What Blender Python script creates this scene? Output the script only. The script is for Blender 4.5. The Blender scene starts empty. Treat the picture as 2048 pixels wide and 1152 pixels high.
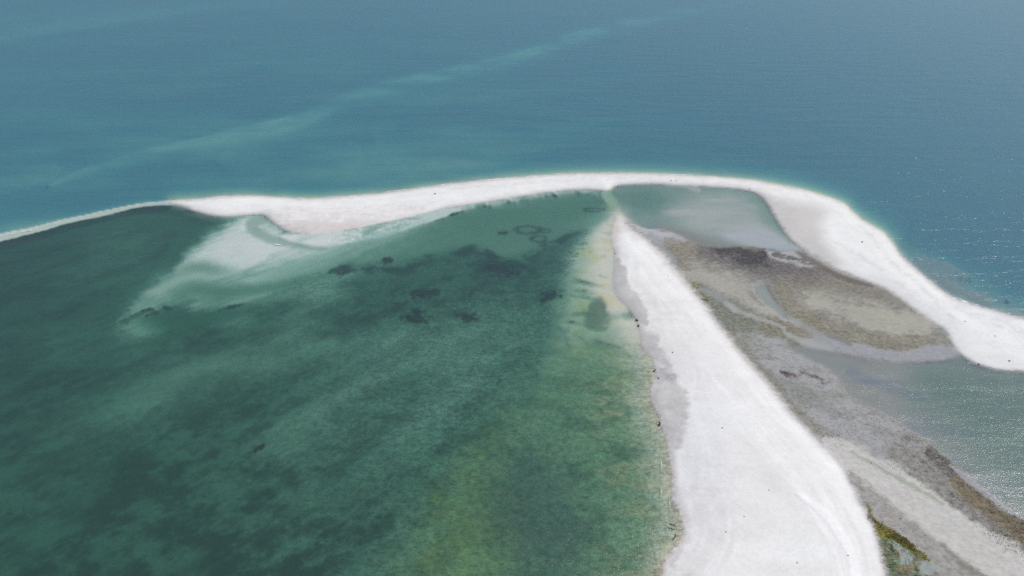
import bpy, bmesh, math, random
import numpy as np
from mathutils import Vector

R = math.radians
sc = bpy.context.scene
C = sc.collection

# ------------------------------------------------------------------ camera
CAM_H, PITCH, FPX = 100.0, R(28.0), 1365.33          # metres, angle below level, focal length in px of a 2048 wide frame
cam_d = bpy.data.cameras.new('camera')
cam = bpy.data.objects.new('camera', cam_d); C.objects.link(cam)
cam.location = (0, 0, CAM_H)
cam.rotation_euler = (R(90) - PITCH, 0, 0)
cam_d.sensor_width = 36; cam_d.lens = 24
cam_d.clip_start = 1; cam_d.clip_end = 80000
sc.camera = cam

# ------------------------------------------------------------------ sky and sun
SUN_EL, SUN_AZ = R(55), R(58)                         # azimuth clockwise from +Y
w = bpy.data.worlds.new('World'); sc.world = w; w.use_nodes = True
nt = w.node_tree; nt.nodes.clear()
out = nt.nodes.new('ShaderNodeOutputWorld'); bg = nt.nodes.new('ShaderNodeBackground')
sky = nt.nodes.new('ShaderNodeTexSky'); sky.sky_type = 'NISHITA'; sky.sun_disc = False
sky.sun_elevation = SUN_EL; sky.sun_rotation = SUN_AZ
sky.air_density = 1.0; sky.dust_density = 1.3; sky.ozone_density = 5.0
bg.inputs['Strength'].default_value = 0.086
nt.links.new(sky.outputs[0], bg.inputs[0]); nt.links.new(bg.outputs[0], out.inputs[0])
sd = bpy.data.lights.new('sun', 'SUN'); sd.energy = 3.9; sd.angle = R(0.5); sd.color = (1, .965, .92)
sun = bpy.data.objects.new('sun', sd); C.objects.link(sun)
sv = Vector((math.sin(SUN_AZ)*math.cos(SUN_EL), math.cos(SUN_AZ)*math.cos(SUN_EL), math.sin(SUN_EL)))
sun.rotation_euler = sv.to_track_quat('Z', 'Y').to_euler()
sun.location = (0, 0, 300)
vs = sc.view_settings
vs.view_transform = 'Standard'; vs.look = 'None'; vs.gamma = 1; vs.use_curve_mapping = False
vs.exposure = 0.0
sc.cycles.use_denoising = False
sc.cycles.max_bounces = 8; sc.cycles.volume_bounces = 1; sc.cycles.transparent_max_bounces = 8
sc.cycles.sample_clamp_indirect = 4

# ------------------------------------------------------------------ small helpers
rng = np.random.default_rng(7); random.seed(7)
def tag(o, label=None, cat=None, group=None, kind=None):
    if label: o['label'] = label
    if cat: o['category'] = cat
    if group: o['group'] = group
    if kind: o['kind'] = kind
    return o
def ray(u, v):
    a = (np.asarray(u, float) - 1024) / FPX; b = (576 - np.asarray(v, float)) / FPX
    s, c = math.sin(PITCH), math.cos(PITCH)
    return a, c + b*s, -s + b*c
def ground_at(u, v, z=0.0):
    """the spot on the ground of height z seen in direction (u, v)"""
    x, y, dz = ray(u, v); t = (CAM_H - z) / (-dz)
    return x*t, y*t

def hash2(ix, iy, seed):
    n = (ix.astype(np.int64)*374761393 + iy.astype(np.int64)*668265263 + seed*982451653) & 0xffffffff
    n = ((n ^ (n >> 13))*1274126177) & 0xffffffff
    return ((n ^ (n >> 16)) & 0xffff) / 65535.0
def vnoise(x, y, seed=0):
    ix = np.floor(x); iy = np.floor(y); fx = x-ix; fy = y-iy
    fx = fx*fx*(3-2*fx); fy = fy*fy*(3-2*fy)
    a = hash2(ix, iy, seed); b = hash2(ix+1, iy, seed); c = hash2(ix, iy+1, seed); d = hash2(ix+1, iy+1, seed)
    return a+(b-a)*fx+(c-a)*fy+(a-b-c+d)*fx*fy
def fbm(x, y, seed=0, oct=4, gain=.55):
    s = 0; amp = 1; tot = 0
    for k in range(oct):
        ca, sa = math.cos(.6*k+.3), math.sin(.6*k+.3)
        s = s + amp*vnoise((x*ca-y*sa)*2**k, (x*sa+y*ca)*2**k, seed+31*k); tot += amp; amp *= gain
    return s/tot                                     # 0..1, mean .5
def sm(x, a, b):
    t = np.clip((x-a)/(b-a), 0, 1); return t*t*(3-2*t)
def spline(p, closed=False, n=4):
    p = [np.array(q, float) for q in p]; o = []
    N = len(p)
    for i in range(N if closed else N-1):
        if closed: a, b, c, d = p[i-1], p[i], p[(i+1) % N], p[(i+2) % N]
        else: a, b, c, d = p[max(i-1, 0)], p[i], p[i+1], p[min(i+2, N-1)]
        for k in range(n):
            t = k/n
            o.append(.5*((2*b)+(c-a)*t+(2*a-5*b+4*c-d)*t*t+(3*b-a-3*c+d)*t**3))
    if not closed: o.append(p[-1])
    return np.array(o)

# ------------------------------------------------------------------ survey of the ground
# bearings (u to the right, v downwards) of a regular fan of survey points; each is later set down on the ground at its own height
ST = 3.0
us = np.arange(-420, 2461, ST); vv = np.arange(-138, 1401, ST)
U, V = np.meshgrid(us, vv)
X0, Y0 = ground_at(U, V)
U = U.astype(np.float32); V = V.astype(np.float32)
# large-scale warp so that outlines wander naturally
WU = U + (fbm(U/30, V/15, 11, 5, .62)-.5)*13
WV = V + (fbm(U/30, V/15, 12, 5, .62)-.5)*7

def segdist(P, closed, reach=None, warp=1.0):
    """distance to a polyline, side (+ left of travel) and position along it"""
    best = np.full(U.shape, 1e9, np.float32); side = np.zeros(U.shape, np.float32); pos = np.zeros(U.shape, np.float32)
    n = len(P); m = n if closed else n-1
    XX = U+(WU-U)*warp; YY = V+(WV-V)*warp
    for i in range(m):
        a = P[i]; b = P[(i+1) % n]; d = b-a; L2 = float(d@d)+1e-9
        if reach is None: sl = (slice(None), slice(None))
        else:
            r = reach+12
            i0 = max(0, int((min(a[0], b[0])-r-us[0])/ST)); i1 = max(0, int((max(a[0], b[0])+r-us[0])/ST)+2)
            j0 = max(0, int((min(a[1], b[1])-r-vv[0])/ST)); j1 = max(0, int((max(a[1], b[1])+r-vv[0])/ST)+2)
            sl = (slice(j0, j1), slice(i0, i1))
        x = XX[sl]; y = YY[sl]
        if x.size == 0: continue
        t = np.clip(((x-a[0])*d[0]+(y-a[1])*d[1])/L2, 0, 1)
        dx = x-a[0]-t*d[0]; dy = y-a[1]-t*d[1]; D = np.sqrt(dx*dx+dy*dy)
        q = D < best[sl]
        best[sl] = np.where(q, D, best[sl]); pos[sl] = np.where(q, (i+t)/m, pos[sl])
        side[sl] = np.where(q, np.sign(d[0]*(y-a[1])-d[1]*(x-a[0])), side[sl])
    return best, side, pos
def inside(P, warp=1.0):
    XX = U+(WU-U)*warp; YY = V+(WV-V)*warp
    r = np.zeros(U.shape, bool); n = len(P)
    u0, u1 = P[:, 0].min()-12, P[:, 0].max()+12
    j0 = max(0, int((P[:, 1].min()-12-vv[0])/ST)); j1 = max(0, int((P[:, 1].max()+12-vv[0])/ST)+2)
    x = XX[j0:j1]; y = YY[j0:j1]; rr = r[j0:j1]
    for i in range(n):
        a = P[i]; b = P[(i+1) % n]
        if a[1] == b[1]: continue
        c = ((a[1] > y) != (b[1] > y)) & (x < (b[0]-a[0])*(y-a[1])/(b[1]-a[1])+a[0])
        rr ^= c
    return r
def area(p, soft=6, warp=1.0, grow=0, smooth=True, sdf=False):
    P = spline(p, True, 3) if smooth else np.array(p, float)
    D, _, _ = segdist(P, True, reach=soft*2+abs(grow)+4, warp=warp)
    s = np.where(inside(P, warp), D, -D)+grow
    if sdf: return s
    return sm(s, -soft, soft)
def line(p, w=3, soft=4, warp=1.0, soft2=None, taper=True):
    """a band along a polyline; soft on the left-hand side, soft2 on the right-hand side of travel"""
    P = spline(p, False, 3)
    w = np.atleast_1d(np.array(w, float)); W = np.interp(np.linspace(0, 1, 50), np.linspace(0, 1, len(w)), w)
    s2 = soft if soft2 is None else soft2
    D, S, T = segdist(P, False, reach=max(W)+max(soft, s2)*1.2+3, warp=warp)
    ww = np.interp(T, np.linspace(0, 1, 50), W)
    so = np.where(S < 0, soft, s2)
    f = 1.0
    if taper: f = np.sqrt(np.clip(np.minimum(T, 1-T)/.16, 0, 1))+1e-4      # ends draw out to rounded points
    return 1-sm(D/f, ww, ww+so)
def swath(p, w, so):
    """a very soft band: bells of influence strung along a curve, fading out at both ends"""
    P = spline(p, False, 5); w = np.interp(np.linspace(0, 1, len(P)), np.linspace(0, 1, np.size(w)), np.atleast_1d(w)); m = np.zeros(U.shape, np.float32)
    for k, (a, b) in enumerate(P):
        t = k/(len(P)-1); r_ = (w[k]+so*.75); e = math.sin(math.pi*(.12+.76*t))**.6
        i0 = max(0, int((a-4*r_-us[0])/ST)); i1 = max(0, int((a+4*r_-us[0])/ST)); j0 = max(0, int((b-3*r_-vv[0])/ST)); j1 = max(0, int((b+3*r_-vv[0])/ST))
        d2 = ((WU[j0:j1, i0:i1]-a)/(1.5*r_))**2+((WV[j0:j1, i0:i1]-b)/r_)**2
        np.maximum(m[j0:j1, i0:i1], e*np.exp(-d2*1.1), out=m[j0:j1, i0:i1])
    return m
def blob(cu, cv, ru, rv, rot=0, soft=.5, rough=.3, seed=3):
    c, s = math.cos(R(rot)), math.sin(R(rot))
    x = (U-cu); y = (V-cv); p = (x*c+y*s)/ru; q = (-x*s+y*c)/rv
    d = np.sqrt(p*p+q*q)+(fbm(U/9, V/6, seed, 3)-.5)*rough*2
    return 1-sm(d, 1-soft, 1+soft)

Hh = np.zeros(U.shape, np.float32)
COL = np.zeros(U.shape+(3,), np.float32)
SPK = np.zeros(U.shape, np.float32)          # dark weed specks, grain of the mud
def paint_f(m, col): paint(fray(np.clip(m, 0, 1), .8), col)
def paint(m, col):
    m = np.clip(m, 0, 1)[..., None]; COL[:] = COL*(1-m)+np.array(col, np.float32)*m
def level(m, h):
    global Hh
    m = np.clip(m, 0, 1); Hh = Hh*(1-m)+h*m
# ragged, dithered transitions: where one sediment gives way to the next the two are mixed in small patches
MFN = sm(fbm(X0/9, Y0/6, 19, 5, .62), .3, .7)
NF = sm(fbm(X0/2.4, Y0/1.9, 17, 5, .7), .3, .7)
_dx = np.array(ground_at(400, 800))-np.array(ground_at(200, 900)); _dx /= np.linalg.norm(_dx)
ALONG = X0*_dx[0]+Y0*_dx[1]; ACROSS = -X0*_dx[1]+Y0*_dx[0]
STK = sm(fbm(ALONG/13, ACROSS/3.6, 27, 5, .62), .3, .7)
def fray(m, amt=1.0, n=None):
    n = NF if n is None else n
    return np.clip(m+(n-.5)*amt*4*m*(1-m), 0, 1)
def speck(m, a):
    global SPK
    m = np.clip(m, 0, 1); SPK = SPK*(1-m)+a*m

SAND = (.675, .668, .635); SANDB = (.41, .375, .315); DAMP = (.42, .385, .37); GRASS = (.024, .032, .029)
MUD = (.20, .19, .168); DARKMUD = (.075, .073, .07); PALEMUD = (.30, .295, .25); GREYFLAT = (.26, .255, .255); OCHRE = (.19, .17, .125)

# ---- outlines -------------------------------------------------------------------
north_shore = [(340, 403), (400, 398), (450, 393), (500, 392), (560, 395), (620, 398), (680, 394), (760, 387), (840, 376), (920, 366), (1000, 358),
    (1100, 350), (1200, 347), (1300, 348), (1400, 352), (1480, 358), (1540, 367), (1600, 378), (1650, 392), (1690, 408), (1706, 425), (1730, 443),
    (1762, 462), (1785, 485), (1800, 510), (1830, 536), (1860, 562), (1885, 582), (1915, 599), (1950, 610), (1985, 622), (2048, 638), (2200, 680), (2470, 740)]
south_shore = [(2470, 790), (2200, 765), (2048, 743), (2010, 740), (1975, 735), (1940, 721), (1920, 706), (1906, 690), (1896, 668), (1885, 655), (1860, 640),
    (1830, 620), (1800, 596), (1770, 577), (1730, 561), (1690, 548), (1650, 528), (1610, 503), (1582, 480), (1565, 458), (1550, 435), (1537, 412), (1522, 392),
    (1500, 382), (1470, 376), (1430, 373), (1385, 371), (1350, 369), (1310, 367), (1260, 368), (1230, 372), (1213, 381), (1190, 378), (1150, 378), (1100, 382),
    (1050, 390), (1000, 398), (960, 404), (920, 410), (880, 417), (840, 428), (790, 440), (740, 450), (700, 457), (660, 464), (620, 467), (580, 463), (556, 452),
    (540, 440), (520, 428), (470, 431), (440, 432), (400, 425), (370, 414)]
mid_west = [(1238, 428), (1226, 455), (1222, 485), (1229, 510), (1227, 545), (1228, 575), (1238, 598), (1255, 613), (1270, 632), (1281, 665), (1284, 690),
    (1292, 703), (1306, 718), (1311, 740), (1313, 757), (1302, 775), (1304, 795), (1316, 825), (1324, 850), (1334, 880), (1341, 920), (1345, 960), (1348, 1000),
    (1358, 1022), (1367, 1048), (1364, 1075), (1348, 1098), (1333, 1118), (1325, 1152), (1312, 1250), (1300, 1420)]
mid_east = [(1830, 1420), (1790, 1250), (1773, 1152), (1768, 1130), (1758, 1090), (1745, 1050), (1725, 1010), (1705, 972), (1690, 942), (1668, 912), (1640, 882),
    (1600, 842), (1570, 806), (1540, 771), (1510, 736), (1480, 701), (1450, 664), (1422, 626), (1396, 590), (1370, 560), (1347, 533), (1325, 506), (1300, 482),
    (1275, 460), (1255, 444)]

# ---- lagoon and open sea floors -----------------------------------------------------
NP = spline(north_shore, False, 3)
tail = [(-420, 560), (-200, 515), (0, 472), (60, 459), (130, 440), (200, 425), (260, 411), (300, 405)]
seaside = np.vstack([np.array([(-900, 640)]), spline(tail+north_shore, False, 3), np.array([(3200, 960), (3200, -400), (-900, -400)])])
D, S, T = segdist(seaside[1:-3], False, None, .6)
insea = inside(seaside, .6)
sea = sm(np.where(insea, D, -D), -2, 2)
big = fbm(X0/60, Y0/60, 5, 4); mid = fbm(X0/14, Y0/14, 6, 4)
fine = fbm(X0/5, Y0/5, 8, 3)
wE = sm(U, 900, 1500)                                # the sea floor falls away quicker on the right-hand side
ramp = 34*(1-wE)+10*wE
seaN = fbm(X0/70, Y0/38, 7, 5, .6)
h_sea = -.35-(1.7+1.9*wE)*(1-np.exp(-D/(6.5-2*wE)))-(1.35+.75*wE)*(1-np.exp(-D/(95*(1-wE)+45*wE)))+(mid-.5)*.5+(sm(seaN, .3, .7)-.6)*1.9
Hh[:] = -2.6-.9*sm(1024-U, 0, 950)-.4*(V > 900)*0
Hh = Hh+(big-.5)*1.3-.35*sm(np.hypot((U-60)/420, (V-600)/200), 1.4, .3)
Hh = Hh-.35*sm(V, 800, 1150)*sm(U, 800, 200)
paint(np.ones(U.shape), SANDB)
# lagoon: sea grass over sand, thick in the middle and towards the lower left
patch = fbm(X0/6+3, Y0/5, 21, 6, .75)
g = np.clip(.20+.66*sm(patch+.14*(STK-.5)+.3*(big-.5)+.08*sm(600-U, 0, 500), .33, .68), 0, 1)
g = g*(1-.55*sm(fbm(ALONG/26, ACROSS/8, 29, 4), .52, .70))
gzone = area([(560, 580), (650, 545), (700, 534), (760, 541), (812, 540), (842, 521), (900, 516), (930, 501), (965, 499), (1000, 520), (1040, 527), (1060, 511),
              (1090, 497), (1125, 478), (1165, 455), (1180, 480), (1140, 540), (1110, 610), (1090, 700), (1070, 800), (1060, 1000), (1080, 1300), (0, 1500), (-500, 1400),
              (-500, 560), (0, 520), (150, 470), (330, 455), (350, 480), (300, 560), (230, 650), (300, 670), (450, 640)], 9, 1.8)
gzone = fray(gzone, .8)
lag = (1-sea)
paint(lag*gzone*g, GRASS)
level(lag*gzone*.5, -2.75)
speck(lag*gzone, .75*(.35+.65*sm(U, 350, 900)))
# sandy floor of the bay under the long spit
level(lag*area([(700, 470), (850, 440), (1000, 405), (1180, 385), (1225, 400), (1200, 440), (1130, 475), (1060, 505), (1000, 515), (930, 495), (840, 515), (720, 530), (640, 540)], 14), -1.75)
level(sea, h_sea)
paint(sea, (.36, .38, .27))
paint(sea*sm(fbm(X0/30, Y0/22, 44, 4), .45, .7)*.35, (.12, .16, .13))

# submerged bars in the open sea, and a reflection slick modelled like them
barm = line([(90, 372), (150, 348), (240, 320), (330, 298), (420, 280), (480, 264), (600, 236), (660, 212), (700, 192), (790, 168), (900, 144), (1000, 121), (1100, 92), (1150, 72), (1240, 50), (1340, 30), (1480, 4), (1700, -30)],
            [3, 6, 8, 8, 8, 6, 6, 6, 6], 5, .8, soft2=30)
barm = barm*(.55+.6*sm(fbm(X0/40, Y0/30, 47, 3), .3, .7)); level(np.clip(sea*barm*.78, 0, 1), -1.25); paint(sea*barm*.8, (.5, .47, .34))
for p, wd, hh in [([(-100, 90), (60, 66), (200, 42), (330, 24), (500, 6), (700, -16)], 6, 1.0), ([(-100, 60), (60, 40), (250, 18), (400, 2)], 3, .7), ([(120, 338), (40, 362), (-100, 400)], 8, .4),  # first two imitate a pale reflection slick by a shallower floor
                  ([(430, 318), (560, 322), (680, 318), (720, 300)], 22, .35), ([(300, 372), (520, 362), (760, 352), (960, 330)], 9, .3), ([(740, 278), (770, 262), (790, 250)], 14, .4)]:
    level(sea*line(p, wd, 18, 1.0)*hh, -1.5 if hh > .6 else -1.35)

# ---- the drowned sand fan on the left ------------------------------------------------
_f = np.array(ground_at(300, 600))-np.array(ground_at(640, 480)); _f /= np.linalg.norm(_f)
FA = X0*_f[0]+Y0*_f[1]; FC = -X0*_f[1]+Y0*_f[0]
FST = sm(fbm(FA/34+fbm(X0/20, Y0/20, 33, 3)*1.5, FC/5.5, 31, 5, .6), .32, .68)
fan = area([(530, 425), (480, 432), (440, 448), (402, 476), (368, 508), (345, 545), (302, 574), (276, 594), (255, 620), (234, 643), (300, 628), (352, 604), (420, 598), (560, 578), (650, 552), (720, 512),
            (800, 476), (880, 436), (960, 410), (960, 396), (700, 440), (600, 450)], 13, 1.8)
south = line([(262, 656), (340, 640), (430, 622), (520, 604), (600, 586), (670, 556), (730, 520), (800, 484), (880, 446)], 4, 44, 1.5)
fan = np.clip(fan*(1-south*.7*(1-FST)), 0, 1)
level(fan*(1-sea), -.98+.95*(FST-.5)); paint(fan, (.46, .45, .40))
# (outline, half width, softness, depth, strength): pale swells and darker hollows combed out by the tide
WHITE = (.56, .55, .53)
def swell(p, wd, so, hv, a, col=None, k=.5):
    m = (swath(p, wd, so) if so >= 8 else line(p, wd, so, 2.0))*a*(1-k+2*k*FST)
    m = np.clip(m, 0, 1); level(m, hv)
    if col: paint(m, col)
swell([(330, 560), (380, 556), (440, 558), (510, 558), (580, 548), (650, 530)], [6, 9, 10, 8, 5], 18, -.55, .8, WHITE)
swell([(262, 622), (300, 600), (350, 582), (400, 572)], [8, 14, 10], 20, -.85, .6, (.48, .47, .42))
core = area([(515, 430), (468, 442), (428, 462), (396, 490), (368, 520), (362, 540), (420, 545), (500, 540), (600, 528), (680, 504), (740, 480), (800, 458), (700, 458), (600, 470), (560, 460)], 20, 1.8)
core = np.clip(core*(.68+.5*FST), 0, 1)
level(core*(1-sea), -.27); paint(core, WHITE)
c2 = area([(470, 452), (440, 466), (420, 490), (460, 508), (540, 512), (590, 505), (570, 486), (510, 466)], 22, 2.4)
level(c2*.8, -.14); paint(c2*.7, (.54, .53, .52))
swell([(560, 566), (640, 548), (720, 520), (800, 486), (880, 456)], [10, 16, 14, 8], 24, -1.05, .65, (.47, .46, .42), .4)
swell([(362, 541), (395, 536), (432, 542)], 4, 14, -1.1, .7, (.28, .31, .24), .1)
swell([(425, 541), (480, 550), (560, 546), (620, 534)], 3, 10, -1.0, .5)
swell([(352, 588), (390, 580), (440, 586), (500, 586), (560, 576), (630, 560), (690, 536)], [4, 8, 9, 7, 4], 14, -2.0, .75, (.3, .32, .24), .2)
swell([(560, 540), (620, 522), (680, 500), (740, 478)], 3, 14, -1.1, .45)
for p, wd, so, a in [([(110, 560), (200, 545), (290, 552)], 12, 34, .3), ([(40, 710), (180, 684), (310, 690)], 14, 40, .28), ([(290, 770), (420, 738), (540, 735)], 16, 40, .35), ([(130, 860), (280, 812), (420, 795)], 16, 46, .28), ([(650, 705), (740, 684), (830, 664)], 12, 30, .35), ([(780, 870), (880, 806), (970, 740)], 20, 50, .35), ([(375, 618), (395, 612), (420, 607)], 6, 14, .7), ([(425, 612), (470, 604), (520, 596), (560, 590)], 7, 15, .75), ([(565, 590), (620, 572), (680, 546), (750, 510), (830, 478)], 3, 12, .6), ([(605, 600), (640, 588), (672, 580)], 7, 14, .55),
                     ([(240, 655), (265, 660), (292, 664)], 12, 18, .6), ([(440, 655), (470, 648), (500, 640)], 8, 18, .35), ([(560, 660), (590, 650), (620, 640)], 10, 20, .35), ([(600, 625), (650, 612), (700, 600)], 8, 20, .35), ([(180, 470), (240, 462), (290, 470)], 16, 30, .25),
                     ([(200, 500), (260, 498), (300, 505)], 12, 24, .2), ([(520, 720), (570, 700), (620, 690)], 18, 40, .4), ([(700, 780), (760, 740), (830, 700)], 14, 50, .35), ([(900, 720), (960, 680), (1040, 640)], 26, 60, .4), ([(560, 900), (620, 850), (680, 800)], 16, 50, .35)]:
    swell(p, wd, so*.85, -1.25, min(a*1.25, 1), (.46, .45, .40), .25)
swell([(236, 645), (262, 635), (290, 625), (312, 618)], 1.5, 6, -2.4, .6, GRASS, 0)
# darker hook of deeper water curling off the spit
ch = line([(545, 437), (515, 441), (503, 451), (512, 464), (535, 476), (560, 483), (600, 490), (650, 498)], [2, 5, 6, 5, 3, 2, 2], 11, 1.2)
level(ch*.4, -.8); paint(ch*.4, (.22, .26, .18))
# milky shallows under the middle of the long spit
wsh = line([(560, 474), (620, 478), (680, 474), (740, 462), (800, 450), (860, 434), (920, 418)], [4, 10, 10, 7, 5], 12, 1)
level(wsh*.9, -.10); paint(wsh*.85, (.58, .57, .55))
fl = fbm((X0+Y0*.75)/11, (Y0-X0*.2)/3.2, 61, 4)
sw = area([(600, 478), (720, 462), (860, 435), (900, 440), (800, 475), (720, 515), (640, 540), (590, 520), (600, 500)], 12)
level(sw*sm(FST, .5, .9)*.35, -1.2)
# plume-like inner edge of the long spit
pl = area([(820, 430), (900, 408), (1000, 392), (1100, 380), (1180, 376), (1214, 382), (1240, 412), (1232, 424), (1205, 405), (1180, 390), (1100, 396), (1000, 412), (900, 430), (840, 445)], 6)
level(pl*sm(fbm(X0/3.2, Y0/40, 71, 3)+.22*pl, .42, .66)*.7, -.35)
# sill between the two sands
tipw = np.clip(swath([(1228, 438), (1206, 466), (1182, 500), (1160, 540), (1146, 572)], [12, 18, 16, 10], 20)*1.1, 0, 1); level(tipw*.9, -.45); paint(tipw*.9, (.47, .465, .43))
tipx = swath([(1228, 450), (1212, 480), (1206, 515), (1204, 550)], [8, 12, 8], 14); level(tipx, -.12); paint(tipx, (.50, .50, .51))
tooth = sm(fbm((X0+Y0*.3)/3.0, Y0/22, 72, 3), .38, .62)
for p in [[(900, 412), (960, 402), (1020, 392), (1080, 384), (1140, 377), (1200, 378)]]:
    m = swath(p, [4, 8, 9, 10, 8], 10); level(np.clip(m*(.7+.45*tooth), 0, 1), -.2); paint(m*(.5+.5*tooth), WHITE)
sill = line([(1205, 380), (1222, 400), (1236, 425), (1242, 440)], [10, 7, 8, 9], 16, .6)
level(sill*.75, -.55); paint(sill*.5, (.44, .45, .34))

# ---- shelf west of the middle spit -----------------------------------------------------
shelf = area([(1240, 420), (1215, 440), (1190, 465), (1165, 500), (1140, 545), (1125, 590), (1108, 640), (1098, 700), (1080, 740), (1070, 800), (1100, 840), (1160, 860), (1230, 860), (1340, 900), (1400, 700), (1300, 500)], 34, 2.2)
shelf = fray(shelf, .6, sm(fbm(X0/18, Y0/9, 88, 4), .3, .7))
level(shelf*.9, -.66-.7*sm(V, 680, 800)); paint(shelf*.85, (.46, .45, .34))
sh2 = line([(1236, 425), (1222, 470), (1224, 520), (1222, 570), (1236, 605), (1262, 640), (1276, 690), (1296, 735), (1298, 775), (1304, 830), (1322, 900), (1336, 980), (1350, 1040), (1340, 1090), (1322, 1152), (1300, 1300)],
           [14, 24, 20, 14, 10, 10, 9, 14, 16, 9, 7, 8, 14, 18, 20], 64, 1.6)
level(sh2*.95, -.12); paint(sh2*.85, (.52, .485, .42))
streak = fbm((X0-.4*Y0)/11+5+fbm(X0/9, Y0/9, 86, 2)*1.2, (Y0+X0*.45)/4.6+fbm(X0/12, Y0/12, 87, 2)*1.5, 81, 4)
level(shelf*sm(streak, .52, .66)*.55*(1-sh2*.7), -1.7)
paint(shelf*sm(streak, .54, .68)*.35*(1-sh2), (.16, .22, .13))
yel = sm(fbm((X0-.4*Y0)/9, (Y0+X0*.45)/5, 85, 4), .5, .75)
paint(shelf*yel*.5, (.50, .42, .18))
sp = np.clip(blob(1190, 634, 25, 22, 0, .4, .35, 41)+blob(1194, 614, 15, 15, 0, .5, .3, 42), 0, 1); level(sp*.5, -1.3); paint(sp*.85, (.21, .21, .17))
for p in [[(1222, 634), (1245, 632), (1262, 628)], [(1150, 720), (1200, 702), (1245, 712), (1284, 716)]]:
    m = swath(p, 1, 9)*(.4+.8*NF); m = np.clip(m, 0, 1); level(m*.5, -1.4); paint(m*.35, (.18, .22, .15))
# deeper green water off the lower beach, with weedy and sandy tints
SBW, _, _ = segdist(spline(mid_west, False, 3), False, 190, 1.2)
SBW = np.minimum(SBW, 190)
low = area([(1110, 720), (1200, 706), (1330, 712), (1360, 760), (1360, 830), (1380, 900), (1400, 980), (1430, 1050), (1420, 1120), (1400, 1400), (700, 1400), (860, 1000), (990, 850)], 70, 2.2)
paint(low*(1-sm(SBW, 18, 80)), (.44, .41, .32)); level(low*.9, -.12-1.75*(1-np.exp(-SBW/(50+60*fbm(X0/14, Y0/7, 93, 3))))+.3*(fine-.5)*sm(SBW, 5, 40)); paint(low*.8*(1-sh2), (.32, .34, .20))
m1 = sm(fbm(X0/6, Y0/5, 91, 5, .62), .44, .66)
paint(low*(1-sh2)*m1*.55, (.09, .13, .08)); paint(low*(1-sh2*.6)*sm(fbm(X0/4, Y0/2.4, 95, 5, .7), .44, .64)*.7*(1-sm(SBW, 90, 180)*.6), (.52, .38, .24))
ye = blob(955, 1090, 95, 130, 12, .6, .4, 9)+.5*blob(975, 900, 40, 90, 20, .7, .4, 10)
ye = fray(np.clip(ye, 0, 1), 1.2)*(.55+.6*NF); paint(ye*.5, (.38, .32, .11)); level(np.clip(ye, 0, 1)*.5, -1.8)
gre = blob(1075, 1030, 85, 130, -15, .8, .4, 14); paint(gre*.75, (.13, .135, .14)); level(gre*.4, -2.1)
speck(low, .55)
# wide pale smears and shallow drifts in the grass of the lagoon
for cu, cv, ru, rv, ro, a in [(590, 880, 120, 22, -28, .35), (560, 850, 40, 5, -35, .5), (720, 930, 90, 50, -20, .2), (900, 700, 110, 50, -10, .3), (1010, 640, 70, 40, 0, .3), (530, 730, 90, 30, -15, .3), (260, 500, 60, 18, -15, .35),
                              (300, 780, 160, 30, -15, .22), (100, 950, 160, 40, -20, .15), (860, 480, 90, 12, -18, .3), (780, 440, 60, 10, -22, .3), (1080, 760, 60, 90, 0, .3)]:
    m = fray(blob(cu, cv, ru*1.2, rv*1.3, ro, .9, .5, int(cu)), 1)*(.5+.7*STK); paint(np.clip(m*a*1.3, 0, 1), (.36, .36, .29)); level(np.clip(m*a, 0, 1), -1.9)
# dark grass beds
for cu, cv, ru, rv, ro in [(1005, 538, 30, 10, 6), (985, 532, 14, 5, 0), (850, 585, 28, 8, -8), (838, 636, 24, 8, 4), (932, 632, 22, 9, 10), (775, 521, 15, 6, -10), (835, 620, 10, 6, 0), (1100, 592, 18, 9, 0),
                           (690, 545, 14, 5, -10), (1008, 466, 10, 4, 0), (520, 894, 12, 3, -30)]:
    m = fray(blob(cu, cv, ru, rv, ro, .5, .8, int(cu+cv)), 1); paint(m*.95, (.010, .016, .019)); level(m*.8, -1.4)
for cu, cv, ru, rv in [(1188, 420, 24, 5), (1056, 460, 30, 9), (1090, 462, 14, 5), (1282, 411, 25, 7), (1078, 478, 18, 8)]:
    a = blob(cu, cv, ru, rv, 0, .25, .35, int(cu)); b = blob(cu, cv, ru*.62, rv*.55, 0, .3, .3, int(cv))
    paint(np.clip(a-b*.9, 0, 1)*.85, (.03, .05, .05))
# feathery northern rim of the grass
rim = line([(655, 546), (700, 535), (760, 541), (812, 540), (842, 522), (900, 516), (932, 502), (965, 500), (1000, 521), (1040, 528), (1062, 511), (1092, 496), (1125, 478), (1160, 460)], 5, 9, 1.6)
rr_ = rim*sm(fine, .35, .6); level(rr_*.5, -2.0); paint(rr_*.85, (.018, .028, .03))

# ---- pond behind the long spit ---------------------------------------------------------
pond = area([(1226, 374), (1260, 368), (1310, 366), (1350, 368), (1430, 372), (1500, 381), (1524, 393), (1538, 414), (1551, 438), (1566, 462), (1584, 486), (1606, 503), (1590, 512),
             (1555, 504), (1520, 497), (1480, 493), (1440, 496), (1400, 488), (1365, 474), (1330, 460), (1290, 455), (1262, 440), (1244, 425), (1238, 405)], 3, .5)
level(pond, -.62); paint(pond, (.33, .315, .295))
pc = area([(1330, 425), (1380, 400), (1440, 390), (1490, 400), (1520, 430), (1545, 470), (1560, 492), (1500, 490), (1440, 480), (1380, 462)], 26, 1.2)
pc = pc*(.75+.4*sm(fbm(X0/18, Y0/5, 45, 4), .3, .7)); level(np.clip(pc*pond*1.15, 0, 1), -.18); paint(pc*pond*.6, (.37, .36, .345))
pe = area([(1440, 470), (1500, 455), (1545, 462), (1580, 485), (1606, 503), (1560, 504), (1500, 496)], 14, 1)
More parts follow.
